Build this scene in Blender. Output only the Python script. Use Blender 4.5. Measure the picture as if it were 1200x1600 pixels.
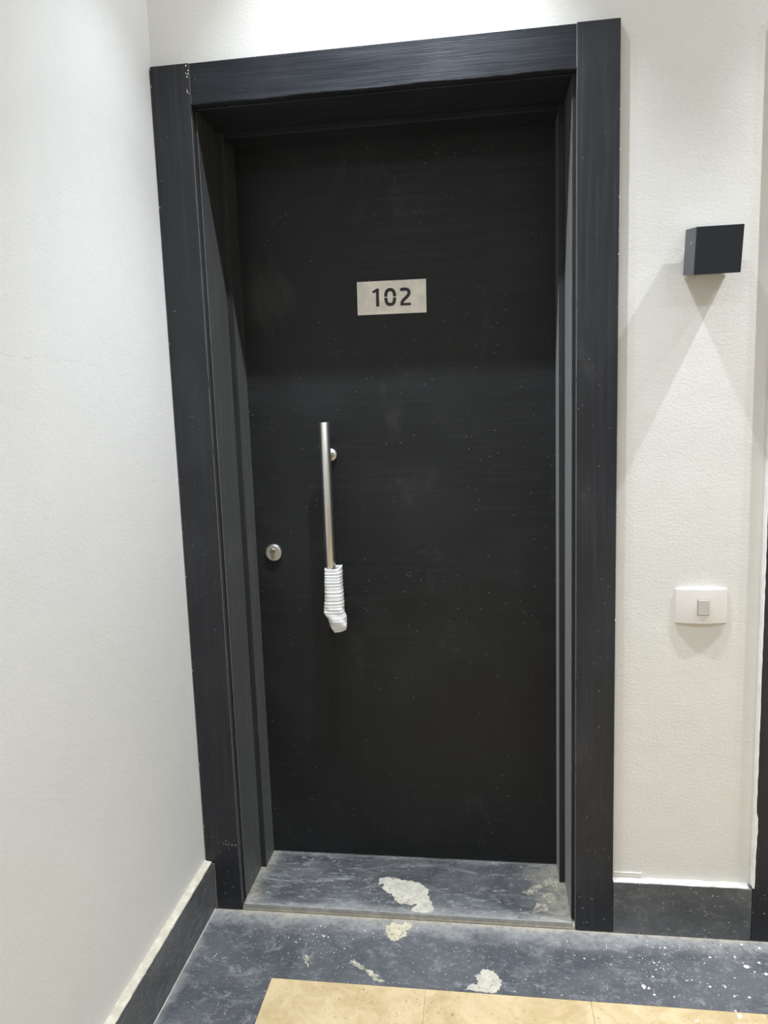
import bpy, bmesh, math, random
from mathutils import Vector, Matrix

for o in list(bpy.data.objects):
    bpy.data.objects.remove(o, do_unlink=True)
scene = bpy.context.scene
COL = scene.collection
random.seed(7)

# ------------------------------------------------------------------ camera
YAW, PITCH, ROLL, FPX = 0.13691, 0.13447, -0.03377, 1137.0
CAM = Vector((0.8125, -1.8669, 1.4190))
fw = Vector((-math.sin(YAW) * math.cos(PITCH), math.cos(YAW) * math.cos(PITCH), -math.sin(PITCH)))
rt = fw.cross(Vector((0, 0, 1))).normalized()
up = rt.cross(fw)
r2 = math.cos(ROLL) * rt + math.sin(ROLL) * up
u2 = -math.sin(ROLL) * rt + math.cos(ROLL) * up
cd = bpy.data.cameras.new('camera')
cd.sensor_fit = 'HORIZONTAL'
cd.sensor_width = 36.0
cd.lens = FPX / 1200.0 * 36.0
cd.clip_start = 0.02
cam = bpy.data.objects.new('camera', cd)
COL.objects.link(cam)
cam.matrix_world = Matrix(((r2.x, u2.x, -fw.x, CAM.x), (r2.y, u2.y, -fw.y, CAM.y), (r2.z, u2.z, -fw.z, CAM.z), (0, 0, 0, 1)))
scene.camera = cam

# ------------------------------------------------------------------ world, exposure
w = bpy.data.worlds.new('world')
scene.world = w
w.use_nodes = True
w.node_tree.nodes['Background'].inputs[0].default_value = (0.02, 0.02, 0.022, 1)
w.node_tree.nodes['Background'].inputs[1].default_value = 1.0
vs = scene.view_settings
vs.view_transform = 'Standard'
vs.look = 'None'
vs.gamma = 1.0
vs.use_curve_mapping = False
vs.exposure = 0.27

# ceiling downlights: (x, y, watts, cone degrees, lamp radius, colour)
LAMP_Z = 2.95
CEIL = 2.99
COOL = (0.83, 0.915, 1.0)
WARM = (0.88, 0.93, 1.0)
DOWNLIGHTS = [
    ('over the black numbered door, nearer the left wall', [0.44, 0.72], -0.285, (66.0, 130.0), 80, 0.013, COOL, 9.0),
    ('between the two black doors', [2.00, 2.28], -0.285, (140.0, 62.0), 88, 0.010, WARM, 20.0),
    ('added as fill behind the camera, nearer the left wall', [0.44, 0.72], -2.05, (25.0, 25.0), 150, 0.05, COOL, 12.0),  # unseen back row, added for front and ambient fill
    ('added as fill behind the camera, farther from the left wall', [2.00, 2.28], -2.05, (25.0, 25.0), 150, 0.05, COOL, 12.0),  # second unseen fixture of the added fill row
]

# ------------------------------------------------------------------ main dimensions (metres)
W = 1.143            # casing outside width
H = 2.30             # casing outside height
XI, XO = 0.1016, 1.0441   # casing inside edges
HI = 2.2003          # underside of casing header
LI, LO = 0.1060, 1.0357   # jamb lining faces
LH = 2.1960
SI, SO = 0.1218, 1.0195   # door stop faces
SH = 2.1780
YS = 0.1720          # front of door stop
YL = 0.2575          # door leaf face
YW = 0.0180          # back wall plane (casing front is y = 0)
THR = 0.0223         # threshold top
XR = 1.4985          # left edge of next door's casing
XLW = -0.003         # left wall plane
YF = -2.75           # wall behind the camera
XE = 3.60            # far right end wall


# ------------------------------------------------------------------ node helpers
class NT:
    def __init__(self, name):
        self.m = bpy.data.materials.new(name)
        self.m.use_nodes = True
        self.t = self.m.node_tree
        self.b = self.t.nodes['Principled BSDF']
        self.out = self.t.nodes['Material Output']
        self.pos = self.t.nodes.new('ShaderNodeNewGeometry').outputs['Position']

    def n(self, typ, **kw):
        nd = self.t.nodes.new(typ)
        for k, v in kw.items():
            setattr(nd, k, v)
        return nd

    def link(self, a, b):
        self.t.links.new(a, b)

    def put(self, sock, v):
        if isinstance(v, bpy.types.NodeSocket):
            self.t.links.new(v, sock)
        elif isinstance(v, (tuple, list)) and len(v) == 3 and sock.type == 'RGBA':
            sock.default_value = (*v, 1)
        else:
            sock.default_value = v

    def scaled(self, s):
        nd = self.n('ShaderNodeVectorMath', operation='MULTIPLY')
        self.link(self.pos, nd.inputs[0])
        nd.inputs[1].default_value = s
        return nd.outputs[0]

    def noise(self, scale, detail=3, rough=0.55, stretch=None, dist=0.0):
        nd = self.n('ShaderNodeTexNoise')
        self.link(self.scaled(stretch) if stretch else self.pos, nd.inputs['Vector'])
        nd.inputs['Scale'].default_value = scale
        nd.inputs['Detail'].default_value = detail
        nd.inputs['Roughness'].default_value = rough
        nd.inputs['Distortion'].default_value = dist
        return nd.outputs['Fac']

    def voronoi(self, scale, stretch=None):
        nd = self.n('ShaderNodeTexVoronoi')
        self.link(self.scaled(stretch) if stretch else self.pos, nd.inputs['Vector'])
        nd.inputs['Scale'].default_value = scale
        return nd.outputs['Distance'], nd.outputs['Color']

    def ramp(self, fac, a, b, lo=0.0, hi=1.0):
        nd = self.n('ShaderNodeMapRange')
        nd.interpolation_type = 'SMOOTHSTEP'
        self.link(fac, nd.inputs[0])
        nd.inputs[1].default_value = a
        nd.inputs[2].default_value = b
        nd.inputs[3].default_value = lo
        nd.inputs[4].default_value = hi
        return nd.outputs[0]

    def math(self, op, a, b=0.0, clamp=False):
        nd = self.n('ShaderNodeMath', operation=op)
        nd.use_clamp = clamp
        self.put(nd.inputs[0], a)
        self.put(nd.inputs[1], b)
        return nd.outputs[0]

    def mix(self, fac, a, b):
        nd = self.n('ShaderNodeMix', data_type='RGBA')
        self.put(nd.inputs[0], fac)
        self.put(nd.inputs[6], a)
        self.put(nd.inputs[7], b)
        return nd.outputs[2]

    def sep(self):
        nd = self.n('ShaderNodeSeparateXYZ')
        self.link(self.pos, nd.inputs[0])
        return nd.outputs

    def specks(self, scale, radius, keep, stretch=None):
        """sparse small dots: voronoi cells, a share of which hold a dot"""
        d, c = self.voronoi(scale, stretch)
        s = self.n('ShaderNodeSeparateColor')
        self.link(c, s.inputs[0])
        on = self.math('GREATER_THAN', s.outputs[0], 1 - keep)
        r = self.math('MULTIPLY', s.outputs[1], radius)
        dot = self.math('LESS_THAN', d, r)
        return self.math('MULTIPLY', on, dot)

    def bump(self, height, strength, dist):
        nd = self.n('ShaderNodeBump')
        nd.inputs['Strength'].default_value = strength
        nd.inputs['Distance'].default_value = dist
        self.link(height, nd.inputs['Height'])
        self.link(nd.outputs[0], self.b.inputs['Normal'])

    def fin(self, col, rough, metal=0.0, spec=0.5):
        self.put(self.b.inputs['Base Color'], col)
        self.put(self.b.inputs['Roughness'], rough)
        self.b.inputs['Metallic'].default_value = metal
        self.b.inputs['Specular IOR Level'].default_value = spec
        return self.m


def wall_paint(name, col, crack=False, tooth=0.25):
    t = NT(name)
    big = t.noise(1.6, 4, 0.6)
    c = t.mix(t.ramp(big, 0.35, 0.7), tuple(v * 0.955 for v in col), col)
    smear = t.ramp(t.noise(5.0, 5, 0.65, (1, 1, 0.45)), 0.60, 0.74, 0, 0.35)
    c = t.mix(smear, c, tuple(v * f for v, f in zip(col, (0.90, 0.885, 0.87))))
    dots = t.specks(14, 0.035, 0.16)
    c = t.mix(t.math('MULTIPLY', dots, 0.55), c, (0.30, 0.26, 0.21))
    if crack:
        x, y, z = t.sep()[:3]
        wob = t.math('MULTIPLY', t.math('SUBTRACT', t.noise(9, 4, 0.7), 0.5), 0.06)
        dz = t.math('ABSOLUTE', t.math('SUBTRACT', t.math('ADD', z, wob), 1.545))
        ln = t.math('LESS_THAN', dz, 0.0007)
        rng = t.ramp(y, -0.32, -0.36, 0, 0.18)
        c = t.mix(t.math('MULTIPLY', ln, rng), c, (0.34, 0.33, 0.31))
    grain = t.noise(120, 3, 0.6, (1, 1, 1.35))
    lump = t.noise(9, 2, 0.5)
    h = t.math('ADD', grain, t.math('MULTIPLY', lump, 2.2))
    t.bump(h, tooth, 0.0022)
    return t.fin(c, 0.62, spec=0.35)


def black_paint(name, grain_axis, dusty=0.5, base=(0.0218, 0.0226, 0.0258), rough=0.42, film=0.0, grain=0.42, sheen=0.06):
    t = NT(name)
    st = {'z': (1, 1, 0.03), 'x': (0.03, 1, 1)}[grain_axis]
    g = t.noise(300, 3, 0.65, st)
    g2 = t.noise(85, 4, 0.65, st)
    blot = t.noise(3.2, 4, 0.6)
    c = t.mix(t.ramp(blot, 0.40, 0.72), base, tuple(v * 1.45 for v in base))
    c = t.mix(t.ramp(g2, 0.46, 0.70, 0, grain), c, tuple(v * 2.0 for v in base))
    if film:
        fm = t.ramp(t.noise(5, 5, 0.7, (1, 1, 0.3)), 0.25, 0.7, film * 0.5, film)
        c = t.mix(fm, c, (0.30, 0.29, 0.27))
    haze = t.ramp(t.noise(8, 5, 0.7, (1, 1, 0.45), 0.5), 0.57, 0.80, 0, 0.09 * dusty)
    c = t.mix(haze, c, (0.30, 0.29, 0.27))
    d1 = t.specks(48, 0.12, 0.045 * dusty)
    d2 = t.specks(20, 0.065, 0.10 * dusty)
    smallest = t.specks(120, 0.20, 0.08 * dusty)
    streak = t.specks(30, 0.08, 0.035 * dusty, (1, 1, 0.35))
    gate = t.ramp(t.noise(4, 3, 0.6), 0.36, 0.62)
    kick = t.math('MULTIPLY', t.specks(90, 0.22, 0.5), t.ramp(t.math('ADD', t.sep()[2], t.math('MULTIPLY', t.noise(7, 4, 0.7), 0.5)), 0.70, 0.25))
    gate = t.math('MAXIMUM', gate, kick)
    d = t.math('MAXIMUM', t.math('MAXIMUM', d1, d2), t.math('MAXIMUM', t.math('MAXIMUM', smallest, streak), kick))
    c = t.mix(t.math('MULTIPLY', t.math('MULTIPLY', d, gate), 0.48), c, (0.36, 0.35, 0.33))
    r = t.math('ADD', t.ramp(blot, 0.3, 0.75, rough - 0.05, rough + 0.14), t.ramp(g2, 0.3, 0.7, -0.08, 0.08))
    t.bump(t.math('ADD', g, t.math('MULTIPLY', g2, 1.2)), 0.9 * grain + 0.1, 0.0012)
    t.b.inputs['Sheen Weight'].default_value = sheen
    t.b.inputs['Sheen Roughness'].default_value = 0.35
    t.b.inputs['Sheen Tint'].default_value = (0.88, 0.85, 0.80, 1)
    return t.fin(c, r, spec=0.24)


def slate(name, lo, hi, scratch=(1, 1, 1), edges=None, dust_amt=0.5, sheen=0.42, film_amt=0.5, scr_amt=0.4):
    """edges: list of (axis, from, to): dirt that has gathered along a wall or jamb"""
    t = NT(name)
    cl = t.noise(4.5, 6, 0.70, None, 0.9)
    c = t.mix(t.ramp(cl, 0.36, 0.66), lo, hi)
    film = t.ramp(t.noise(17, 7, 0.80, scratch, 0.7), 0.50, 0.68, 0, film_amt)
    c = t.mix(film, c, (0.30, 0.305, 0.31))
    scr = t.ramp(t.noise(60, 5, 0.80, scratch, 0.8), 0.56, 0.66, 0, scr_amt)
    c = t.mix(scr, c, (0.46, 0.46, 0.45))
    if edges:
        xyz = t.sep()
        for ax, a, b, colr in edges:
            wob = t.math('MULTIPLY', t.math('SUBTRACT', t.noise(9 + 3 * ax, 6, 0.78, (0.5, 1, 1)), 0.5), abs(b - a) * 2.6)
            dd = t.ramp(t.math('ADD', xyz[ax], wob), a, b, 0, dust_amt)
            c = t.mix(t.math('MULTIPLY', dd, t.ramp(t.noise(55, 5, 0.75), 0.30, 0.60, 0.35, 1.0)), c, colr)
    sp = t.math('MAXIMUM', t.specks(70, 0.17, 0.13), t.specks(160, 0.26, 0.14))
    c = t.mix(t.math('MULTIPLY', sp, 0.6), c, (0.60, 0.59, 0.56))
    t.bump(t.noise(90, 4, 0.6), 0.14, 0.001)
    return t.fin(c, t.ramp(cl, 0.3, 0.7, sheen, sheen + 0.16), spec=0.5)


def plaster(name, col, holes=0.0, soft=False):
    t = NT(name)
    n1 = t.noise(38, 5, 0.7)
    c = t.mix(t.ramp(n1, 0.35, 0.7), tuple(v * 0.72 for v in col), col)
    t.bump(t.noise(140, 4, 0.65), 0.5, 0.002)
    m = t.fin(c, 0.85, spec=0.2)
    if holes:
        a = t.ramp(t.noise(85, 4, 0.7), holes - (0.16 if soft else 0.04), holes + (0.16 if soft else 0.04))
        t.link(a, t.b.inputs['Alpha'])
    return m


def simple(name, col, rough, metal=0.0, spec=0.5, vary=0.08, bscale=0, bstr=0.1, stretch=None):
    t = NT(name)
    n1 = t.noise(26, 4, 0.6, stretch)
    c = t.mix(t.ramp(n1, 0.3, 0.7), tuple(v * (1 - vary) for v in col), tuple(min(1, v * (1 + vary)) for v in col))
    if bscale:
        t.bump(t.noise(bscale, 3, 0.6, stretch), bstr, 0.001)
    return t.fin(c, rough, metal, spec)


def travertine(name):
    t = NT(name)
    a = t.noise(9, 6, 0.7, None, 0.8)
    c = t.mix(t.ramp(a, 0.33, 0.68), (0.47, 0.345, 0.175), (0.62, 0.48, 0.285))
    b = t.ramp(t.noise(30, 5, 0.75), 0.56, 0.72, 0, 0.55)
    c = t.mix(b, c, (0.66, 0.56, 0.39))
    d = t.ramp(t.noise(75, 5, 0.78), 0.55, 0.68, 0, 0.62)
    c = t.mix(d, c, (0.34, 0.24, 0.12))
    pit = t.math('MAXIMUM', t.specks(36, 0.18, 0.12), t.math('MULTIPLY', t.specks(110, 0.34, 0.30), t.ramp(t.noise(6, 3, 0.6), 0.45, 0.62)))
    c = t.mix(t.math('MULTIPLY', pit, 0.75), c, (0.20, 0.15, 0.09))
    t.bump(t.noise(60, 4, 0.6), 0.12, 0.001)
    return t.fin(c, 0.5, spec=0.4)


M = {}
M['wall'] = wall_paint('cream_wall_paint', (0.725, 0.703, 0.662))
M['wall_left'] = wall_paint('white_wall_paint', (0.750, 0.735, 0.712), crack=True, tooth=0.20)
M['ceiling'] = simple('ceiling_paint', (0.78, 0.77, 0.75), 0.8)
M['black_z'] = black_paint('black_paint_vertical_grain', 'z', 0.9)
M['black_x'] = black_paint('black_paint_horizontal_grain', 'x', 0.5, (0.0155, 0.0168, 0.0210), 0.38)
M['leaf'] = black_paint('black_door_leaf_paint', 'x', 0.8, (0.0125, 0.0128, 0.0134), 0.46, 0.0, 0.22)
M['stop'] = black_paint('dusty_black_jamb_paint', 'z', 0.7, (0.014, 0.0148, 0.0165), 0.44, 0.045, 0.42, 0.14)
GREY_DUST, BEIGE_DUST = (0.34, 0.335, 0.32), (0.46, 0.41, 0.32)
M['slate'] = slate('dark_slate_floor', (0.066, 0.069, 0.077), (0.100, 0.102, 0.110), (1, 1.6, 1), [(1, -0.085, -0.012, GREY_DUST), (1, -0.022, 0.004, BEIGE_DUST), (0, 0.045, 0.012, GREY_DUST)], 0.75)
M['slate_wall'] = slate('dark_slate_baseboard', (0.072, 0.074, 0.078), (0.120, 0.122, 0.126), (1, 0.6, 1.4), None, 0.5, 0.45, 0.34, 0.22)
M['slate_thr'] = slate('dark_slate_threshold', (0.062, 0.065, 0.069), (0.125, 0.127, 0.130), (0.45, 1.5, 1), [(0, 0.165, 0.108, BEIGE_DUST), (0, 0.90, 1.01, BEIGE_DUST), (1, 0.040, 0.0, GREY_DUST), (1, 0.235, 0.27, GREY_DUST)], 0.65, 0.45, 0.75, 0.75)
M['beige'] = travertine('beige_stone')
M['mortar'] = plaster('mortar', (0.64, 0.59, 0.50))
M['grout_dark'] = plaster('grey_filler', (0.17, 0.165, 0.155))
M['dusty_edge'] = plaster('dusty_stone_edge', (0.42, 0.41, 0.39))
M['overlap'] = simple('white_overlap_paint', (0.84, 0.83, 0.80), 0.6)
M['grout'] = plaster('grout', (0.40, 0.34, 0.25))
M['plaster_cream'] = plaster('cream_plaster', (0.70, 0.64, 0.52))
M['plaster_white'] = plaster('white_plaster', (0.82, 0.80, 0.76))
M['stain'] = plaster('dried_plaster_stain', (0.58, 0.54, 0.45), 0.36)
M['stain_yellow'] = plaster('dried_yellowish_plaster_stain', (0.66, 0.59, 0.43), 0.40)
M['stain_soft'] = plaster('thin_plaster_smear', (0.60, 0.55, 0.44), 0.47, True)
M['speck'] = simple('white_paint_drops', (0.80, 0.80, 0.78), 0.6)
M['steel'] = simple('brushed_steel', (0.68, 0.665, 0.625), 0.33, 1.0, 0.5, 0.05, 400, 0.08, (1, 1, 0.03))
M['nickel'] = simple('satin_nickel', (0.70, 0.675, 0.63), 0.36, 1.0)
M['brass'] = simple('dull_brass', (0.40, 0.35, 0.24), 0.38, 1.0)
M['dark_hole'] = simple('dark_keyway', (0.012, 0.011, 0.010), 0.6)
M['plate'] = simple('number_plate_metal', (0.82, 0.775, 0.70), 0.50, 0.0, 0.4, 0.10, 30, 0.05)
M['ink'] = simple('black_digit_paint', (0.010, 0.010, 0.010), 0.5)
M['foam'] = simple('white_foam_wrap', (0.74, 0.74, 0.73), 0.75, 0, 0.3, 0.04)
M['lamp_shell'] = simple('charcoal_powder_coat', (0.012, 0.016, 0.026), 0.50, 0.0, 0.5, 0.05, 500, 0.10)
_b = M['lamp_shell'].node_tree.nodes['Principled BSDF']
_b.inputs['Sheen Weight'].default_value = 0.22
_b.inputs['Sheen Roughness'].default_value = 0.35
M['lamp_glass'] = simple('frosted_glass', (0.55, 0.55, 0.53), 0.35)
M['switch'] = simple('white_switch_plastic', (0.735, 0.70, 0.665), 0.28, 0, 0.5, 0.015)
M['rocker'] = simple('cream_rocker_plastic', (0.60, 0.57, 0.53), 0.35, 0, 0.5, 0.015)
t = NT('lamp_disc')
t.b.inputs['Emission Color'].default_value = (1, 0.96, 0.9, 1)
t.b.inputs['Emission Strength'].default_value = 4.0
M['lamp_disc'] = t.m
M['gap'] = simple('shadow_gap_plastic', (0.16, 0.15, 0.14), 0.6)


# ------------------------------------------------------------------ object helpers
def tag(o, label=None, cat=None, group=None, kind=None):
    for k, v in (('label', label), ('category', cat), ('group', group), ('kind', kind)):
        if v:
            o[k] = v
    return o


def wloc(o):
    p = Vector(o.location)
    while o.parent:
        o = o.parent
        p = p + Vector(o.location)
    return p


def obj(name, bm, mat, parent=None, origin=None, smooth=False):
    """link a bmesh given in world coordinates as one mesh object with its origin at its base"""
    bmesh.ops.recalc_face_normals(bm, faces=bm.faces)
    me = bpy.data.meshes.new(name)
    cs = [v.co for v in bm.verts]
    if origin is None:
        origin = Vector(((min(c.x for c in cs) + max(c.x for c in cs)) / 2, (min(c.y for c in cs) + max(c.y for c in cs)) / 2, min(c.z for c in cs)))
    else:
        origin = Vector(origin)
    bmesh.ops.translate(bm, verts=bm.verts, vec=-origin)
    bm.to_mesh(me)
    bm.free()
    me.materials.append(M[mat])
    if smooth:
        for p in me.polygons:
            p.use_smooth = True
    o = bpy.data.objects.new(name, me)
    COL.objects.link(o)
    if parent:
        o.parent = parent
        o.location = origin - wloc(parent)
    else:
        o.location = origin
    return o


def empty(name, loc):
    o = bpy.data.objects.new(name, None)
    o.empty_display_size = 0.05
    COL.objects.link(o)
    o.location = loc
    return o


def bx(bm, x0, x1, y0, y1, z0, z1, bev=0.0, seg=2):
    r = bmesh.ops.create_cube(bm, size=1.0)
    vs_ = r['verts']
    for v in vs_:
        v.co = Vector((x0 + (v.co.x + 0.5) * (x1 - x0), y0 + (v.co.y + 0.5) * (y1 - y0), z0 + (v.co.z + 0.5) * (z1 - z0)))
    if bev:
        es = list({e for v in vs_ for e in v.link_edges})
        bmesh.ops.bevel(bm, geom=es, offset=bev, segments=seg, profile=0.5, affect='EDGES')
    return bm


def box(name, mat, x0, x1, y0, y1, z0, z1, parent=None, bev=0.0, seg=2):
    return obj(name, bx(bmesh.new(), x0, x1, y0, y1, z0, z1, bev, seg), mat, parent)


def lathe(bm, prof, cx, cz, axis='y', n=40, cy=0.0):
    """revolve (radius, along) profile about an axis; along y (towards the viewer is -y) or z"""
    rings = []
    for r, a in prof:
        ring = []
        for i in range(n):
            th = 2 * math.pi * i / n
            if axis == 'y':
                ring.append(bm.verts.new((cx + r * math.cos(th), a, cz + r * math.sin(th))))
            else:
                ring.append(bm.verts.new((cx + r * math.cos(th), cy + r * math.sin(th), a)))
        rings.append(ring)
    for a, b in zip(rings[:-1], rings[1:]):
        for i in range(n):
            bm.faces.new((a[i], a[(i + 1) % n], b[(i + 1) % n], b[i]))
    bm.faces.new(rings[0])
    bm.faces.new(rings[-1])
    return bm


def slab_poly(bm, pts, z0, z1):
    """a flat piece of given outline with thickness, in the xy plane"""
    lo = [bm.verts.new((x, y, z0)) for x, y in pts]
    hi = [bm.verts.new((x, y, z1)) for x, y in pts]
    n = len(pts)
    bm.faces.new(lo)
    bm.faces.new(hi)
    for i in range(n):
        bm.faces.new((lo[i], lo[(i + 1) % n], hi[(i + 1) % n], hi[i]))
    bmesh.ops.triangulate(bm, faces=[f for f in bm.faces if len(f.verts) > 4])
    return bm


def ragged(pts, amp, steps=4, rnd=None):
    rnd = rnd or random.Random(3)
    out = []
    n = len(pts)
    for i in range(n):
        a, b = Vector(pts[i]), Vector(pts[(i + 1) % n])
        d = b - a
        nrm = Vector((-d.y, d.x))
        if nrm.length > 0:
            nrm.normalize()
        for k in range(steps):
            p = a + d * (k / steps) + nrm * rnd.uniform(-amp, amp)
            out.append((p.x, p.y))
    return out


# ------------------------------------------------------------------ the setting
bm = bmesh.new()
TH = 0.36                                    # wall thickness
OX0, OX1, OZ = 0.086, 1.0557, 2.216           # door opening
D2 = XR                                       # x offset of the second door
bx(bm, XLW, OX0, YW, YW + TH, 0, CEIL)
bx(bm, OX0, OX1, YW, YW + TH, OZ, CEIL)
bx(bm, OX1, D2 + OX0, YW, YW + TH, 0, CEIL)
bx(bm, D2 + OX0, D2 + OX1, YW, YW + TH, OZ, CEIL)
bx(bm, D2 + OX1, XE, YW, YW + TH, 0, CEIL)
wall_back = tag(obj('wall_back', bm, 'wall'), 'cream painted wall holding the black doors, with light switch and wall lamp', kind='structure')
wall_left = tag(box('wall_left', 'wall_left', XLW - 0.15, XLW, YF - 0.15, YW + TH, 0, CEIL), 'white painted side wall left of the black door', kind='structure')
tag(box('wall_front', 'wall', XLW, XE, YF - 0.15, YF, 0, CEIL), 'cream painted wall behind the viewer', kind='structure')
tag(box('wall_right', 'wall', XE, XE + 0.15, YF - 0.15, YW + TH, 0, CEIL), 'cream painted end wall far to the right', kind='structure')
tag(box('ceiling', 'ceiling', XLW - 0.15, XE + 0.15, YF - 0.15, YW + TH, CEIL, CEIL + 0.1), 'white painted ceiling above the landing', kind='structure')

# floor: a screed base that carries a dark stone border and beige tiles
FL = tag(box('floor', 'grout', XLW - 0.15, XE + 0.15, YF - 0.15, YW + TH, -0.08, -0.0025), 'dark grey stone floor with beige stone tiles inset', kind='structure')
GX, GY = 0.2585, -0.2425
bm = bmesh.new()
slab_poly(bm, [(XLW, YF), (GX - 0.0006, YF), (GX - 0.0006, GY + 0.0006), (XE, GY + 0.0006), (XE, YW), (XLW, YW)], -0.0025, 0.0)
tag(obj('stone_border', bm, 'slate', FL), 'dusty dark blue-grey stone border')
xs = [GX, 0.653, 1.051, 1.449, 1.847, 2.245, 2.643, 3.041, 3.439, XE]
ys = [GY, -0.64, -1.04, -1.44, -1.84, -2.24, -2.64]
tile_me = {}
for j in range(len(ys) - 1):
    for i in range(len(xs) - 1):
        w_, h_ = round(xs[i + 1] - xs[i], 3), round(ys[j] - ys[j + 1], 3)
        if (w_, h_) not in tile_me:
            o = box('beige_tile', 'beige', -w_ / 2 + 0.0005, w_ / 2 - 0.0005, -h_ / 2 + 0.0005, h_ / 2 - 0.0005, -0.0025, 0.0, None)
            tile_me[(w_, h_)] = o.data
        else:
            o = bpy.data.objects.new('beige_tile', tile_me[(w_, h_)])
            COL.objects.link(o)
        o.parent = FL
        o.location = Vector(((xs[i] + xs[i + 1]) / 2, (ys[j] + ys[j + 1]) / 2, -0.0025)) - wloc(FL)


# ------------------------------------------------------------------ doors
def wavy_box(name, mat, x0, x1, y0, y1, z0, z1, parent, amp, rnd, bev=0.0015):
    """header board whose lower front edge is slightly chewed"""
    bm = bmesh.new()
    n = 60
    prof = []
    for i in range(n + 1):
        x = x0 + (x1 - x0) * i / n
        zb = z0 + rnd.uniform(0, amp) + amp * 0.8 * math.sin(i * 0.37)
        prof.append((x, zb))
    rows = []
    for x, zb in prof:
        rows.append([bm.verts.new(c) for c in ((x, y0, zb + 0.0016), (x, y0 + 0.0016, zb), (x, y1, z0), (x, y1, z1), (x, y0 + bev, z1), (x, y0, z1 - bev))])
    for a, b in zip(rows[:-1], rows[1:]):
        for k in range(6):
            bm.faces.new((a[k], a[(k + 1) % 6], b[(k + 1) % 6], b[k]))
    bm.faces.new(rows[0])
    bm.faces.new(rows[-1])
    return obj(name, bm, mat, parent)


def make_door(name, ox, label, first):
    root = tag(empty(name, (ox + W / 2, YL, 0)), label, kind='structure')
    rnd = random.Random(11)
    # face casing: two legs run full height, header sits between them
    box('casing_leg', 'black_z', ox, ox + XI, 0, YW, 0.002, H, root, 0.0022, 3)
    box('casing_leg', 'black_z', ox + XO, ox + W, 0, YW, 0.002, H + 0.0015, root, 0.0022, 3)
    wavy_box('casing_header', 'black_x', ox + XI + 0.0012, ox + XO - 0.0012, 0.0006, YW, HI, H - 0.001, root, 0.0014, rnd)
    for xa in (XI, XO - 0.0012):
        box('joint_filler', 'mortar', ox + xa, ox + xa + 0.0012, 0.0016, YW, HI + 0.004, H - 0.003, root)
    # jamb lining
    y0, y1 = YW + 0.0045, 0.318
    box('jamb_lining', 'stop', ox + OX0 + 0.001, ox + LI, y0, y1, THR, OZ - 0.001, root, 0.0015)
    box('jamb_lining', 'stop', ox + LO, ox + OX1 - 0.001, y0, y1, THR, OZ - 0.001, root, 0.0015)
    box('jamb_head', 'black_x', ox + LI, ox + LO, y0, y1, LH, OZ - 0.001, root, 0.0015)
    # stops
    box('door_stop', 'stop', ox + LI, ox + SI, YS, YL - 0.0005, THR + 0.001, LH, root, 0.0018, 3)
    box('door_stop', 'stop', ox + SO, ox + LO, YS, YL - 0.0005, THR + 0.001, LH, root, 0.0018, 3)
    box('head_stop', 'black_x', ox + SI, ox + SO, YS, YL - 0.0005, SH, LH, root, 0.0018, 3)
    # leaf
    box('door_leaf', 'leaf', ox + LI + 0.003, ox + LO - 0.003, YL, YL + 0.045, THR + 0.0065, LH - 0.003, root, 0.001)
    # threshold: slab on a bed of mortar
    box('mortar_bed', 'mortar', ox + LI - 0.018, ox + LO + 0.018, 0.0035, 0.372, 0.0, 0.0095, root, 0.001)
    box('threshold_slab', 'slate_thr', ox + LI - 0.001, ox + LO + 0.001, 0.0015, 0.372, 0.0105, THR, root, 0.0012)
    tag(box('threshold_edge', 'dusty_edge', ox + LI, ox + LO, 0.0004, 0.0022, 0.0112, THR - 0.0008, root, 0.0005), 'pale dusty front edge of the stone')
    return root


door = make_door('door_1', 0.0, 'black wooden entrance door in a wide black casing, with steel pull handle', True)
door2 = make_door('door_2', XR, 'black casing edge of the next door at the right border of the photo', False)

# sloppy wall paint that has run onto the side of the next door's casing
bm = bmesh.new()
rnd = random.Random(5)
n = 120
pts = []
for i in range(n + 1):
    z = 0.152 + (2.29 - 0.152) * i / n
    lap = 0.0015 + rnd.uniform(0, 0.0012)
    if z < 0.355:
        lap = 0.0070 + rnd.uniform(-0.0010, 0.0010) - 0.004 * (0.355 - z) / 0.2
    pts.append((z, lap))
rows = []
for z, lap in pts:
    rows.append([bm.verts.new(c) for c in ((XR - 0.0010, YW, z), (XR - 0.0010, -0.0008, z), (XR + lap, -0.0008, z), (XR + lap, 0.0005, z), (XR + 0.0003, 0.0012, z), (XR + 0.0003, YW, z))])
for a, b in zip(rows[:-1], rows[1:]):
    for k in range(6):
        bm.faces.new((a[k], a[(k + 1) % 6], b[(k + 1) % 6], b[k]))
bm.faces.new(rows[0])
bm.faces.new(rows[-1])
tag(obj('paint_overlap', bm, 'overlap', door2), 'ragged white wall paint on the casing edge')


# pale arrises of casing and stops: dusty wear plus painted edge light
def worn_lit_edge(parent, x, y, z0, z1, w_, rnd):
    bm = bmesh.new()
    z = z0
    rows = []
    while z < z1:
        k = w_ * rnd.uniform(0.7, 1.0)
        rows.append((z, k))
        z += rnd.uniform(0.006, 0.03)
    prev = None
    for z, k in rows:
        cur = [bm.verts.new((x + k * math.cos(a), y + k * math.sin(a), z)) for a in (0, math.pi / 2, math.pi, 3 * math.pi / 2)]
        if prev:
            for i in range(4):
                bm.faces.new((prev[i], prev[(i + 1) % 4], cur[(i + 1) % 4], cur[i]))
        else:
            bm.faces.new(cur)
        prev = cur
    bm.faces.new(prev)
    return obj('worn_lit_edge', bm, 'worn_lit', parent)


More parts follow.
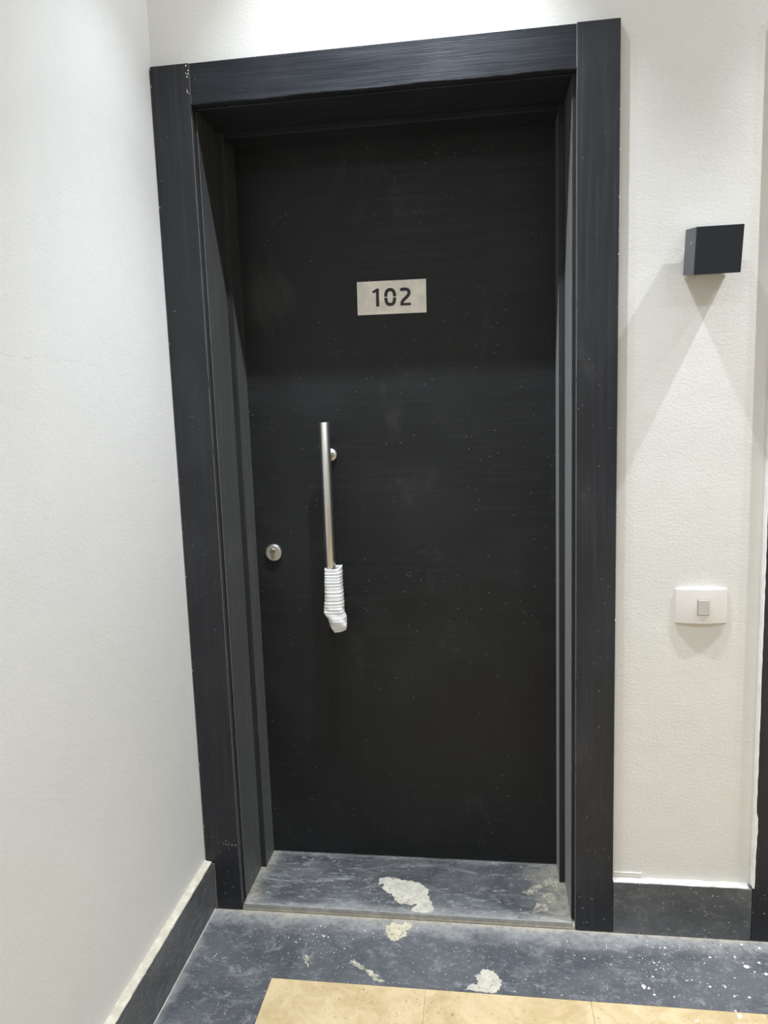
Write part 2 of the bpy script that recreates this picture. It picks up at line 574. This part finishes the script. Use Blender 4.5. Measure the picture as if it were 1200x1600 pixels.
M['worn_lit'] = plaster('dusty_lit_edge', (0.15, 0.147, 0.14), 0.28)  # pale tone holds edge dust and the light the arris catches
rw = random.Random(21)
worn_lit_edge(door, XI - 0.0012, 0.0012, 0.02, 2.196, 0.0014, rw)
worn_lit_edge(door, XO + 0.0012, 0.0012, 0.02, 2.29, 0.0014, rw)
worn_lit_edge(door, LI - 0.0008, YW + 0.0055, 0.03, 2.19, 0.0012, rw)
worn_lit_edge(door, LO + 0.0008, YW + 0.0055, 0.03, 2.19, 0.0010, rw)
worn_lit_edge(door, SI - 0.0008, YL - 0.0015, 0.03, 2.17, 0.0012, rw)

bm = bmesh.new()
rf = random.Random(77)


def fleck(x, y, z, r):
    vs_ = bmesh.ops.create_icosphere(bm, subdivisions=1, radius=r)['verts']
    sx, sz = rf.uniform(0.5, 1.2), rf.uniform(0.6, 1.8)
    for v in vs_:
        v.co = Vector((x + v.co.x * sx, y + v.co.y * 0.4, z + v.co.z * sz))


for k in range(34):
    fleck(0.0008, 0.0006, rf.uniform(0.2, 2.29), rf.uniform(0.0006, 0.0016))
for k in range(22):
    fleck(W - 0.0006, 0.0006, rf.uniform(0.2, 2.29), rf.uniform(0.0006, 0.0016))
for k in range(26):
    fleck(rf.uniform(0.0, W), 0.0010, H - 0.001, rf.uniform(0.0006, 0.0018))
for k in range(16):
    fleck(0.070 + rf.gauss(0, 0.018), 0.0, 0.205 + rf.gauss(0, 0.006), rf.uniform(0.0005, 0.0013))
for k in range(10):
    fleck(XI + rf.uniform(-0.008, 0.004), 0.0, rf.uniform(2.22, 2.30), rf.uniform(0.0008, 0.0018))
tag(obj('paint_flecks', bm, 'speck', door), 'white paint flecks along the casing edges', kind='stuff')

# ------------------------------------------------------------------ door hardware
HX, HY = 0.3665, YL - 0.075
HZ0, HZ1 = 0.800, 1.3995
bar = obj('pull_handle', lathe(bmesh.new(), [(0.0132, HZ0), (0.0150, HZ0 + 0.002), (0.0150, HZ1 - 0.0015), (0.0140, HZ1)], HX, 0, 'z', 48, HY), 'steel', door, smooth=False)
for p in bar.data.polygons:
    p.use_smooth = len(p.vertices) == 4
tag(bar, 'vertical brushed steel pull bar')
for zz in (1.3035, 0.896):
    bm = lathe(bmesh.new(), [(0.0085, HY + 0.009), (0.0085, YL - 0.011)], HX, zz, 'y', 28)
    o = obj('standoff', bm, 'nickel', bar, (HX, HY, zz), True)
    bm = lathe(bmesh.new(), [(0.012, YL - 0.012), (0.0185, YL - 0.009), (0.0185, YL - 0.0002)], HX, zz, 'y', 36)
    obj('standoff_rose', bm, 'nickel', bar, (HX, YL, zz))

LX, LZ = 0.1765, 1.0095
rose = obj('lock_rose', lathe(bmesh.new(), [(0.0220, YL - 0.0105), (0.0245, YL - 0.0095), (0.0262, YL - 0.0065), (0.0265, YL - 0.0002)], LX, LZ, 'y', 56), 'nickel', door, (LX, YL, LZ))
tag(rose, 'round satin nickel lock rose')
bm = lathe(bmesh.new(), [(0.0080, YL - 0.0150), (0.0088, YL - 0.0140), (0.0088, YL - 0.0100)], LX - 0.001, LZ + 0.0050, 'y', 32)
bx(bm, LX - 0.0058, LX + 0.0038, YL - 0.0140, YL - 0.0100, LZ - 0.0170, LZ - 0.0020, 0.0012)
obj('lock_cylinder', bm, 'brass', rose, (LX, YL, LZ))
bm = bx(bmesh.new(), LX - 0.0068, LX + 0.0048, YL - 0.0156, YL - 0.0148, LZ + 0.0043, LZ + 0.0060)
obj('keyway', bm, 'dark_hole', rose, (LX, YL, LZ))


# ------------------------------------------------------------------ sleeve of white foam wrap around the lower end of the handle
def sleeve():
    bm = bmesh.new()
    n = 40
    # (z, centre x, centre y, half width x, half depth y, squareness)
    keys = [(0.9775, 0.3745, HY + 0.002, 0.0255, 0.021), (0.930, 0.3735, HY, 0.0262, 0.022), (0.890, 0.3745, HY - 0.001, 0.0272, 0.023),
            (0.862, 0.3735, HY - 0.001, 0.0290, 0.024), (0.846, 0.3735, HY - 0.002, 0.0290, 0.024), (0.825, 0.3810, HY - 0.004, 0.0265, 0.022),
            (0.803, 0.3872, HY - 0.006, 0.0230, 0.016), (0.7925, 0.3888, HY - 0.007, 0.0190, 0.0095), (0.7895, 0.3892, HY - 0.007, 0.0180, 0.0085)]
    rnd = random.Random(9)
    rings = []
    steps = 110
    z1, z0 = keys[0][0], keys[-1][0]
    for s in range(steps + 1):
        z = z1 + (z0 - z1) * s / steps
        for a, b in zip(keys[:-1], keys[1:]):
            if a[0] >= z >= b[0]:
                f = (a[0] - z) / (a[0] - b[0])
                f = f * f * (3 - 2 * f)
                cx, cy, hx, hy = [a[k] + (b[k] - a[k]) * f for k in (1, 2, 3, 4)]
                break
        rib = 0.00075 * math.sin((z1 - z) / 0.0098 * 2 * math.pi + 1.3 * math.sin(z * 70)) * (0.7 + 0.5 * math.sin(z * 231))
        if z < 0.845:
            rib *= 0.45
        ring = []
        for i in range(n):
            th = 2 * math.pi * i / n
            c, sn = math.cos(th), math.sin(th)
            pw = 0.62
            ex = math.copysign(abs(c) ** pw, c)
            ey = math.copysign(abs(sn) ** pw, sn)
            flat = 0.0016 * math.exp(-((th - 4.55) / 0.16) ** 2)
            crease = flat + 0.0012 * math.sin(3 * th + z * 130) if z < 0.86 else 0.0004 * math.sin(5 * th + z * 40)
            zz = z + 0.0025 * math.sin(th + 0.6) * (1 if s < 8 else 0.5) + (0.004 * max(0, c) ** 3 if s < 6 else 0)
            if z < 0.82:
                zz += -0.0015 * (1 - abs(c)) * (0.82 - z) / 0.03 + 0.004 * c * (0.82 - z) / 0.03
            ring.append(bm.verts.new((cx + (hx + rib + crease) * ex, cy + (hy + rib + crease) * ey, zz)))
        rings.append(ring)
    for a, b in zip(rings[:-1], rings[1:]):
        for i in range(n):
            bm.faces.new((a[i], a[(i + 1) % n], b[(i + 1) % n], b[i]))
    bm.faces.new(rings[-1])
    # inner skin down a little way so that the open mouth has thickness
    inner = []
    for s in (0, 4, 10, 22):
        cen = sum((v.co for v in rings[s]), Vector()) / n
        ring = []
        for v in rings[s]:
            d = v.co - cen
            k = 1 - 0.0022 / max(0.012, Vector((d.x, d.y)).length)
            ring.append(bm.verts.new((cen.x + d.x * k, cen.y + d.y * k, v.co.z)))
        inner.append(ring)
    for i in range(n):
        bm.faces.new((rings[0][i], rings[0][(i + 1) % n], inner[0][(i + 1) % n], inner[0][i]))
    for a, b in zip(inner[:-1], inner[1:]):
        for i in range(n):
            bm.faces.new((a[i], a[(i + 1) % n], b[(i + 1) % n], b[i]))
    return bm


o = obj('handle_sleeve', sleeve(), 'foam', None, (HX, HY, 0.79), True)
tag(o, 'crinkled white foam wrapping left on the lower end of the door handle', 'wrapping')


# ------------------------------------------------------------------ number plate
NX, NZ = 0.5626, 1.7465      # centre
PW, PH = 0.1978, 0.0922
plate_root = empty('number_plate', (NX, YL, NZ - PH / 2))
tag(plate_root, 'grey metal number plate with black 102 on the black door', 'door sign')
ROT = math.radians(-0.45)


def plate_pt(u, v, y):
    """u, v in 0..1 from the lower left of the plate"""
    x, z = (u - 0.5) * PW, (v - 0.5) * PH
    return Vector((NX + x * math.cos(ROT) - z * math.sin(ROT), y, NZ + x * math.sin(ROT) + z * math.cos(ROT)))


def plate_piece(name, pts, ya, yb, mat):
    bm = bmesh.new()
    a = [bm.verts.new(plate_pt(u, v, ya)) for u, v in pts]
    b = [bm.verts.new(plate_pt(u, v, yb)) for u, v in pts]
    bm.faces.new(a)
    bm.faces.new(b)
    for i in range(len(pts)):
        bm.faces.new((a[i], a[(i + 1) % len(pts)], b[(i + 1) % len(pts)], b[i]))
    bmesh.ops.triangulate(bm, faces=[f for f in bm.faces if len(f.verts) > 4])
    return bm


obj('plate', plate_piece('plate', [(0, 0), (1, 0), (1, 1), (0, 1)], YL - 0.0022, YL - 0.0001, None), 'plate', plate_root, (NX, YL, NZ - PH / 2))


def stroke(path, hw):
    """outline of a thick line; path in metres relative to the plate centre"""
    L, R_ = [], []
    for i, p in enumerate(path):
        a = Vector(path[max(0, i - 1)])
        b = Vector(path[min(len(path) - 1, i + 1)])
        d = (b - a).normalized()
        nrm = Vector((-d.y, d.x))
        L.append(Vector(p) + nrm * hw)
        R_.append(Vector(p) - nrm * hw)
    return L, R_


def ribbon(bm, path, hw, ya, yb):
    L, R_ = stroke(path, hw)
    rows = []
    for l, r in zip(L, R_):
        row = []
        for q, y in ((l, ya), (r, ya), (r, yb), (l, yb)):
            row.append(bm.verts.new(plate_pt(q.x / PW + 0.5, q.y / PH + 0.5, y)))
        rows.append(row)
    for a, b in zip(rows[:-1], rows[1:]):
        for k in range(4):
            bm.faces.new((a[k], a[(k + 1) % 4], b[(k + 1) % 4], b[k]))
    bm.faces.new(rows[0])
    bm.faces.new(rows[-1])


YA, YB = YL - 0.0028, YL - 0.0021
# figure 1
bm = bmesh.new()
cx1, zt1, zb1 = (0.2965 - 0.5) * PW, (0.775 - 0.5) * PH, (0.235 - 0.5) * PH
ribbon(bm, [(cx1, zb1), (cx1, zt1)], 0.0044, YA, YB)
ribbon(bm, [(cx1 - 0.0138, zt1 - 0.0100), (cx1 - 0.0085, zt1 - 0.0075), (cx1 + 0.0010, zt1 - 0.0022)], 0.0034, YA - 0.0002, YB)
obj('digit_one', bm, 'ink', plate_root, (NX, YL, NZ))
# figure 0: two halves with stencil bridges
def sup(cx, cz, rx, rz, t0, t1, n=24, p=2.6):
    out = []
    for i in range(n + 1):
        th = t0 + (t1 - t0) * i / n
        c, s = math.cos(th), math.sin(th)
        out.append((cx + rx * math.copysign(abs(c) ** (2 / p), c), cz + rz * math.copysign(abs(s) ** (2 / p), s)))
    return out
bm = bmesh.new()
cx0, cz0 = (0.481 - 0.5) * PW, (0.505 - 0.5) * PH
rx, rz, hw = 0.0126, 0.0205, 0.0046
top = sup(cx0, cz0, rx, rz, 0, math.pi)
top = [(top[0][0], cz0 + 0.0013)] + top[1:-1] + [(top[-1][0], cz0 + 0.0013)]
bot = [(x, 2 * cz0 - z) for x, z in top]
ribbon(bm, top, hw, YA, YB)
ribbon(bm, bot, hw, YA, YB)
obj('digit_zero', bm, 'ink', plate_root, (NX, YL, NZ))
# figure 2
bm = bmesh.new()
cx2 = (0.703 - 0.5) * PW
ztop, zbot = (0.765 - 0.5) * PH, (0.235 - 0.5) * PH
path = [(cx2 - 0.0148, ztop - 0.0052), (cx2 - 0.006, ztop - 0.0040), (cx2 + 0.001, ztop - 0.0041), (cx2 + 0.0065, ztop - 0.0060), (cx2 + 0.0100, ztop - 0.0105),
        (cx2 + 0.0102, ztop - 0.0160), (cx2 + 0.0075, ztop - 0.0215), (cx2 + 0.001, ztop - 0.0280), (cx2 - 0.0060, ztop - 0.0335), (cx2 - 0.0098, ztop - 0.0385), (cx2 - 0.0107, zbot + 0.0060), (cx2 - 0.0107, zbot)]
ribbon(bm, path, 0.0045, YA, YB)
ribbon(bm, [(cx2 - 0.0148, zbot + 0.0034), (cx2 + 0.0150, zbot + 0.0034)], 0.0034, YA - 0.0002, YB)
obj('digit_two', bm, 'ink', plate_root, (NX, YL, NZ))

# ------------------------------------------------------------------ baseboards
bb = tag(empty('baseboard_left', (0.008, -1.3, 0)), 'dark stone baseboard along the white left wall', kind='structure')
BH = 0.149
box('stone_strip', 'slate_wall', XLW + 0.0005, 0.0180, YF, 0.0, 0.0005, BH - 0.0012, bb, 0.0008)
bm = bmesh.new()
rnd = random.Random(4)
rows = []
y = -0.001
while y > YF:
    k = rnd.uniform(0, 1)
    rows.append([bm.verts.new(c) for c in ((XLW, y, BH - 0.0015), (0.0168 + 0.0012 * rnd.random(), y, BH - 0.0015), (0.0160, y, BH + 0.0003 + 0.0005 * k), (0.004, y, BH + 0.0014 + 0.001 * rnd.random()), (XLW, y, BH + 0.004 + 0.003 * k))])
    y -= rnd.uniform(0.008, 0.03) if y > -0.9 else 0.2
for a, b in zip(rows[:-1], rows[1:]):
    for k in range(5):
        bm.faces.new((a[k], a[(k + 1) % 5], b[(k + 1) % 5], b[k]))
bm.faces.new(rows[0])
bm.faces.new(rows[-1])
tag(obj('plaster_top', bm, 'plaster_cream', bb), 'rough cream plaster on the top edge')
tag(box('grout_line', 'mortar', 0.0180, 0.0205, -1.8, -0.002, 0.0, 0.0018, bb), 'pale grout line at the floor')
tag(box('corner_filler', 'grout_dark', 0.0182, 0.0255, -0.0022, 0.001, 0.001, BH - 0.006, bb, 0.0009), 'dark filler between baseboard and casing')

bb2 = tag(empty('baseboard_back', ((W + XR) / 2, 0.009, 0)), 'dark stone baseboard below the light switch between the two doors', kind='structure')
BH2 = 0.150
box('stone_strip', 'slate_wall', W + 0.0012, XR - 0.0015, 0.0, YW, 0.0005, BH2 - 0.0012, bb2, 0.0008)
bm = bmesh.new()
rows = []
x = W + 0.0012
rnd = random.Random(14)
while x < XR - 0.0015:
    rows.append([bm.verts.new(c) for c in ((x, YW, BH2 - 0.0015), (x, 0.0004 + 0.0012 * rnd.random(), BH2 - 0.0015), (x, 0.0012, BH2 + 0.0004 + 0.0006 * rnd.random()), (x, 0.012, BH2 + 0.0014), (x, YW, BH2 + 0.003 + 0.003 * rnd.random()))])
    x += rnd.uniform(0.006, 0.02)
for a, b in zip(rows[:-1], rows[1:]):
    for k in range(5):
        bm.faces.new((a[k], a[(k + 1) % 5], b[(k + 1) % 5], b[k]))
bm.faces.new(rows[0])
bm.faces.new(rows[-1])
tag(obj('plaster_top', bm, 'plaster_white', bb2), 'rough white plaster on the top edge')
bm = bmesh.new()
bx(bm, W + 0.004, W + 0.078, YW - 0.0035, YW, 0.1665, 0.1695, 0.0008)
obj('plaster_ridge', bm, 'wall', bb2)


# ------------------------------------------------------------------ dried plaster and paint on the floor
STAIN_A = [(0.482, 0.1436), (0.5041, 0.1537), (0.5307, 0.1497), (0.5653, 0.1424), (0.5965, 0.139), (0.6209, 0.1231), (0.6376, 0.103), (0.6354, 0.0816), (0.6461, 0.0525), (0.6553, 0.0241), (0.6538, 0.0097), (0.623, 0.0034), (0.5962, 0.0064), (0.5928, 0.0169), (0.6079, 0.0382), (0.5862, 0.0344), (0.5561, 0.0392), (0.5424, 0.051), (0.5323, 0.0728), (0.5126, 0.0884), (0.4972, 0.0988), (0.5006, 0.1209), (0.4843, 0.1175)]
STAIN_B = [(0.5308, -0.0577), (0.5293, -0.0274), (0.5491, -0.0118), (0.5669, -0.0206), (0.5801, -0.0091), (0.6002, -0.0177), (0.5971, -0.035), (0.5833, -0.0396), (0.5833, -0.0629), (0.571, -0.0787), (0.5532, -0.0868), (0.5375, -0.0736)]
STAIN_C = [(0.7519, -0.2359), (0.7549, -0.2265), (0.7658, -0.2152), (0.7785, -0.2171), (0.7832, -0.2042), (0.7727, -0.1905), (0.7798, -0.1813), (0.7879, -0.1827), (0.7895, -0.1696), (0.8025, -0.163), (0.8186, -0.168), (0.8313, -0.1808), (0.8404, -0.2009), (0.8385, -0.2114), (0.835, -0.226), (0.8239, -0.2372), (0.816, -0.2389), (0.7942, -0.2379)]
STAIN_D = [(0.4436, -0.1684), (0.4592, -0.1602), (0.4939, -0.1861), (0.5235, -0.2051), (0.5493, -0.2261), (0.544, -0.2349), (0.52, -0.2267), (0.4854, -0.1956), (0.4556, -0.1785)]
STAIN_E = [(0.3272, -0.1562), (0.3368, -0.16), (0.3404, -0.1824), (0.3469, -0.1952), (0.3408, -0.198), (0.3265, -0.1747)]
STAIN_F = [(0.968, 0.112), (0.9834, 0.1219), (0.9994, 0.1175), (1.0029, 0.0981), (1.0013, 0.0814), (0.9846, 0.0744), (0.9677, 0.0868)]
STAIN_G = [(0.9363, 0.0486), (0.9492, 0.0796), (0.9653, 0.0783), (0.978, 0.0603), (0.9725, 0.0384), (0.9533, 0.0394), (0.9334, 0.0324)]
STAIN_H = [(0.9064, 0.121), (0.9254, 0.1313), (0.955, 0.1573), (0.9794, 0.1833), (1.0049, 0.1945), (1.0128, 0.1801), (1.0216, 0.157), (1.0078, 0.1297), (1.0024, 0.1495), (0.9846, 0.1568), (0.9606, 0.1343), (0.945, 0.1215), (0.9275, 0.1057)]
SPECKS = [(1.1863, -0.183, 0.0083), (1.2057, -0.2074, 0.005), (1.2289, -0.101, 0.0047), (1.4561, -0.0937, 0.0093), (1.4917, -0.0768, 0.006), (1.4947, -0.1146, 0.0087), (1.3749, -0.0691, 0.0053), (1.3875, -0.2533, 0.0093), (1.2863, -0.2762, 0.0067), (1.3456, -0.1693, 0.0053), (1.2149, -0.1493, 0.0047), (1.4281, -0.1945, 0.0053), (1.4378, -0.061, 0.004), (1.2509, -0.21, 0.0037), (1.2699, -0.0454, 0.003), (1.3085, -0.1506, 0.0027), (1.3823, -0.1658, 0.004), (1.3948, -0.1944, 0.0037), (1.4139, -0.1351, 0.003), (1.4693, -0.0152, 0.0047), (1.4161, -0.02, 0.004), (1.5111, -0.0235, 0.0053), (1.2947, -0.1549, 0.0033)]


def stain(name, pts, z, mat, parent, amp, seed, label=None, th=0.0007):
    bm = slab_poly(bmesh.new(), ragged(pts, amp, 5, random.Random(seed)), z - 0.0002, z + th)
    o = obj(name, bm, mat, parent)
    return tag(o, label)


stain('plaster_stain', STAIN_A, THR, 'stain', door, 0.0032, 1, 'large dried plaster blot on the threshold')
stain('plaster_smear', STAIN_F, THR, 'stain_soft', door, 0.003, 2)
stain('plaster_smear', STAIN_G, THR, 'stain_soft', door, 0.003, 3)
stain('plaster_smear', STAIN_H, THR, 'stain_soft', door, 0.004, 4)
stain('plaster_stain', STAIN_B, 0.0, 'stain_yellow', FL, 0.0045, 5, 'yellowish dried plaster blot before the threshold')
stain('plaster_stain', STAIN_C, 0.0, 'stain', FL, 0.0032, 6, 'pale dried plaster blot beside the beige tiles')
stain('plaster_smear', STAIN_D, 0.0, 'stain_soft', FL, 0.004, 7)
stain('plaster_smear', STAIN_E, 0.0, 'stain_soft', FL, 0.003, 8)

bm = bmesh.new()
rnd = random.Random(33)


def drop(x, y, r):
    n = 9
    a0 = rnd.uniform(0, 6.28)
    st = rnd.uniform(0.6, 1.0)
    ang = rnd.uniform(0, 3.14)
    base, top = [], []
    for i in range(n):
        th = a0 + 2 * math.pi * i / n
        rr = r * rnd.uniform(0.7, 1.15)
        px, py = rr * math.cos(th), rr * st * math.sin(th)
        qx, qy = px * math.cos(ang) - py * math.sin(ang), px * math.sin(ang) + py * math.cos(ang)
        base.append(bm.verts.new((x + qx, y + qy, -0.0001)))
        top.append(bm.verts.new((x + qx * 0.7, y + qy * 0.7, 0.0006)))
    for i in range(n):
        bm.faces.new((base[i], base[(i + 1) % n], top[(i + 1) % n], top[i]))
    bm.faces.new(top)


for x, y, r in SPECKS:
    drop(x, y, r * 0.75)
    for k in range(rnd.randint(0, 2)):
        drop(x + rnd.uniform(-1.8, 1.8) * r, y + rnd.uniform(-1.8, 1.8) * r, r * rnd.uniform(0.2, 0.45))
for k in range(300):
    u = rnd.random()
    if u < 0.45:
        x, y = rnd.gauss(1.22, 0.07), rnd.gauss(-0.11, 0.06)
    elif u < 0.80:
        x, y = rnd.uniform(1.0, 1.62), rnd.uniform(-0.235, -0.03)
    else:
        x, y = rnd.uniform(0.05, 1.0), rnd.uniform(-0.235, -0.02)
    if -0.238 < y < -0.008 and 0.03 < x < 1.75:
        drop(x, y, abs(rnd.gauss(0, 0.0007)) + 0.0004)
for k in range(60):
    cx_, cy_ = rnd.choice([(0.32, -0.10), (0.40, -0.13), (0.36, -0.08), (0.48, -0.06)])
    drop(cx_ + rnd.gauss(0, 0.035), min(-0.01, cy_ + rnd.gauss(0, 0.02)), abs(rnd.gauss(0, 0.0009)) + 0.0005)
tag(obj('paint_drops', bm, 'speck', FL), 'scattered white paint drops', kind='stuff')

# ------------------------------------------------------------------ wall lamp (loose, drooping forwards)
lamp = empty('wall_lamp', (1.2947 + 0.05055, YW, 1.7224))
tag(lamp, 'charcoal cube wall lamp hanging slightly loose above the light switch', 'wall lamp')
LW, LH_, LD, LA = 0.1011, 0.1025, 0.0928, 0.1605
LX0, LZ0, LY0 = 1.2947, 1.7224, 0.0164


def lamp_tf(bm):
    ca, sa = math.cos(LA), math.sin(LA)
    for v in bm.verts:
        x, y, z = v.co
        v.co = Vector((LX0 + x, LY0 + y * ca - z * sa, LZ0 + y * sa + z * ca))
    return bm


bm = bmesh.new()
tk = 0.003
bx(bm, 0, LW, -LD, -LD + tk, 0, LH_, 0.0007)
bx(bm, 0, tk, -LD + tk, 0, 0, LH_, 0.0007)
bx(bm, LW - tk, LW, -LD + tk, 0, 0, LH_, 0.0007)
bx(bm, tk, LW - tk, -tk, 0, 0, LH_, 0.0007)
obj('shell', lamp_tf(bm), 'lamp_shell', lamp)
for zz in (0.012, LH_ - 0.016):
    obj('diffuser', lamp_tf(bx(bmesh.new(), tk, LW - tk, -LD + tk, -tk, zz, zz + 0.004)), 'lamp_glass', lamp)
bm = lathe(bmesh.new(), [(0.0030, 0), (0.0030, 0.0010)], 0, 0, 'z', 16)
for v in bm.verts:
    v.co = Vector((-v.co.z + 0.0004, -LD * 0.60 + v.co.x, LH_ * 0.68 + v.co.y))
obj('side_screw', lamp_tf(bm), 'nickel', lamp)
box('wall_bracket', 'lamp_shell', LX0 + 0.020, LX0 + LW - 0.020, 0.006, YW, LZ0 + 0.030, LZ0 + 0.075, lamp, 0.001)

# ------------------------------------------------------------------ light switch
sw = empty('light_switch', (1.3548, YW, 0.864))
tag(sw, 'white light switch with one small rocker on the cream wall', 'light switch')
SX0, SX1, SZ0, SZ1 = 1.2925, 1.4165, 0.8665, 0.9535


def arch(x0, x1, z0, z1, sag, base, bow, nseg=24, mseg=6):
    """plate bowed towards the viewer across its width, its long edges slightly rounded"""
    bm = bmesh.new()
    front, back = [], []
    for i in range(nseg + 1):
        u = i / nseg
        x = x0 + (x1 - x0) * u
        dep = base + sag * (1 - (2 * u - 1) ** 2)
        col_f = []
        for j in range(mseg + 1):
            v = j / mseg
            zz = z0 + (z1 - z0) * v
            col_f.append(bm.verts.new((x, YW - dep - bow * (1 - (2 * v - 1) ** 2), zz)))
        front.append(col_f)
        back.append([bm.verts.new((x, YW, z0)), bm.verts.new((x, YW, z1))])
    for i in range(nseg):
        for j in range(mseg):
            bm.faces.new((front[i][j], front[i + 1][j], front[i + 1][j + 1], front[i][j + 1]))
        bm.faces.new((front[i][0], front[i + 1][0], back[i + 1][0], back[i][0]))
        bm.faces.new((front[i][-1], front[i + 1][-1], back[i + 1][1], back[i][1]))
        bm.faces.new((back[i][0], back[i + 1][0], back[i + 1][1], back[i][1]))
    for i in (0, nseg):
        bm.faces.new([*front[i], back[i][1], back[i][0]])
    return bm


obj('cover_plate', arch(SX0, SX1, SZ0, SZ1, 0.0092, 0.0046, 0.0012), 'switch', sw)
RX = (SX0 + SX1) / 2 + 0.003
bm = bmesh.new()
vsx = [bm.verts.new(c) for c in ((RX - 0.0130, YW - 0.0166, 0.8890), (RX + 0.0130, YW - 0.0166, 0.8890), (RX + 0.0130, YW - 0.0188, 0.9285), (RX - 0.0130, YW - 0.0188, 0.9285),
                                 (RX - 0.0130, YW - 0.008, 0.8890), (RX + 0.0130, YW - 0.008, 0.8890), (RX + 0.0130, YW - 0.008, 0.9285), (RX - 0.0130, YW - 0.008, 0.9285))]
for f in ((0, 1, 2, 3), (4, 5, 6, 7), (0, 1, 5, 4), (1, 2, 6, 5), (2, 3, 7, 6), (3, 0, 4, 7)):
    bm.faces.new([vsx[i] for i in f])
bmesh.ops.recalc_face_normals(bm, faces=bm.faces)
bmesh.ops.bevel(bm, geom=list(bm.edges), offset=0.0008, segments=2, profile=0.5, affect='EDGES')
obj('rocker', bm, 'rocker', sw)
bm = bmesh.new()
g = 0.0012
for (xa, xb, za, zb) in ((RX - 0.0130 - g, RX - 0.0130, 0.8880, 0.9295), (RX + 0.0130, RX + 0.0130 + g * 0.6, 0.8880, 0.9295), (RX - 0.0130, RX + 0.0130, 0.8880, 0.8890), (RX - 0.0130, RX + 0.0130, 0.9285, 0.9297)):
    bx(bm, xa, xb, YW - 0.0152, YW - 0.010, za, zb)
obj('rocker_gap', bm, 'gap', sw)

# ------------------------------------------------------------------ ceiling downlights (out of the frame; the back row is added as fill)
for where, xs_, y_, watts_, cone, rad, colr, spill in DOWNLIGHTS:
    fx = (xs_[0] + xs_[1]) / 2
    d = empty('downlight', (fx, y_, CEIL))
    tag(d, 'twin recessed ceiling downlight ' + where, 'downlight', 'recessed ceiling downlights')
    bm = bx(bmesh.new(), xs_[0] - 0.075, xs_[1] + 0.075, y_ - 0.075, y_ + 0.075, CEIL - 0.006, CEIL, 0.002)
    obj('trim', bm, 'switch', d, (fx, y_, CEIL))
    for x_, watts in zip(xs_, watts_):
        bm = lathe(bmesh.new(), [(0.040, CEIL - 0.009), (0.042, CEIL - 0.006)], x_, 0, 'z', 32, y_)
        obj('lens', bm, 'lamp_disc', d, (x_, y_, CEIL))
        # the reflector's beam and the weak wide spill of the lens
        for nm, e_, c_ in (('downlight_beam', watts, cone), ('downlight_spill', spill, 172)):
            ld = bpy.data.lights.new(nm, 'SPOT')
            ld.energy = e_
            ld.color = colr
            ld.spot_size = math.radians(c_)
            ld.spot_blend = 1.0
            ld.shadow_soft_size = rad
            lo = bpy.data.objects.new(nm, ld)
            COL.objects.link(lo)
            lo.parent = d
            lo.location = Vector((x_, y_, LAMP_Z)) - wloc(d)
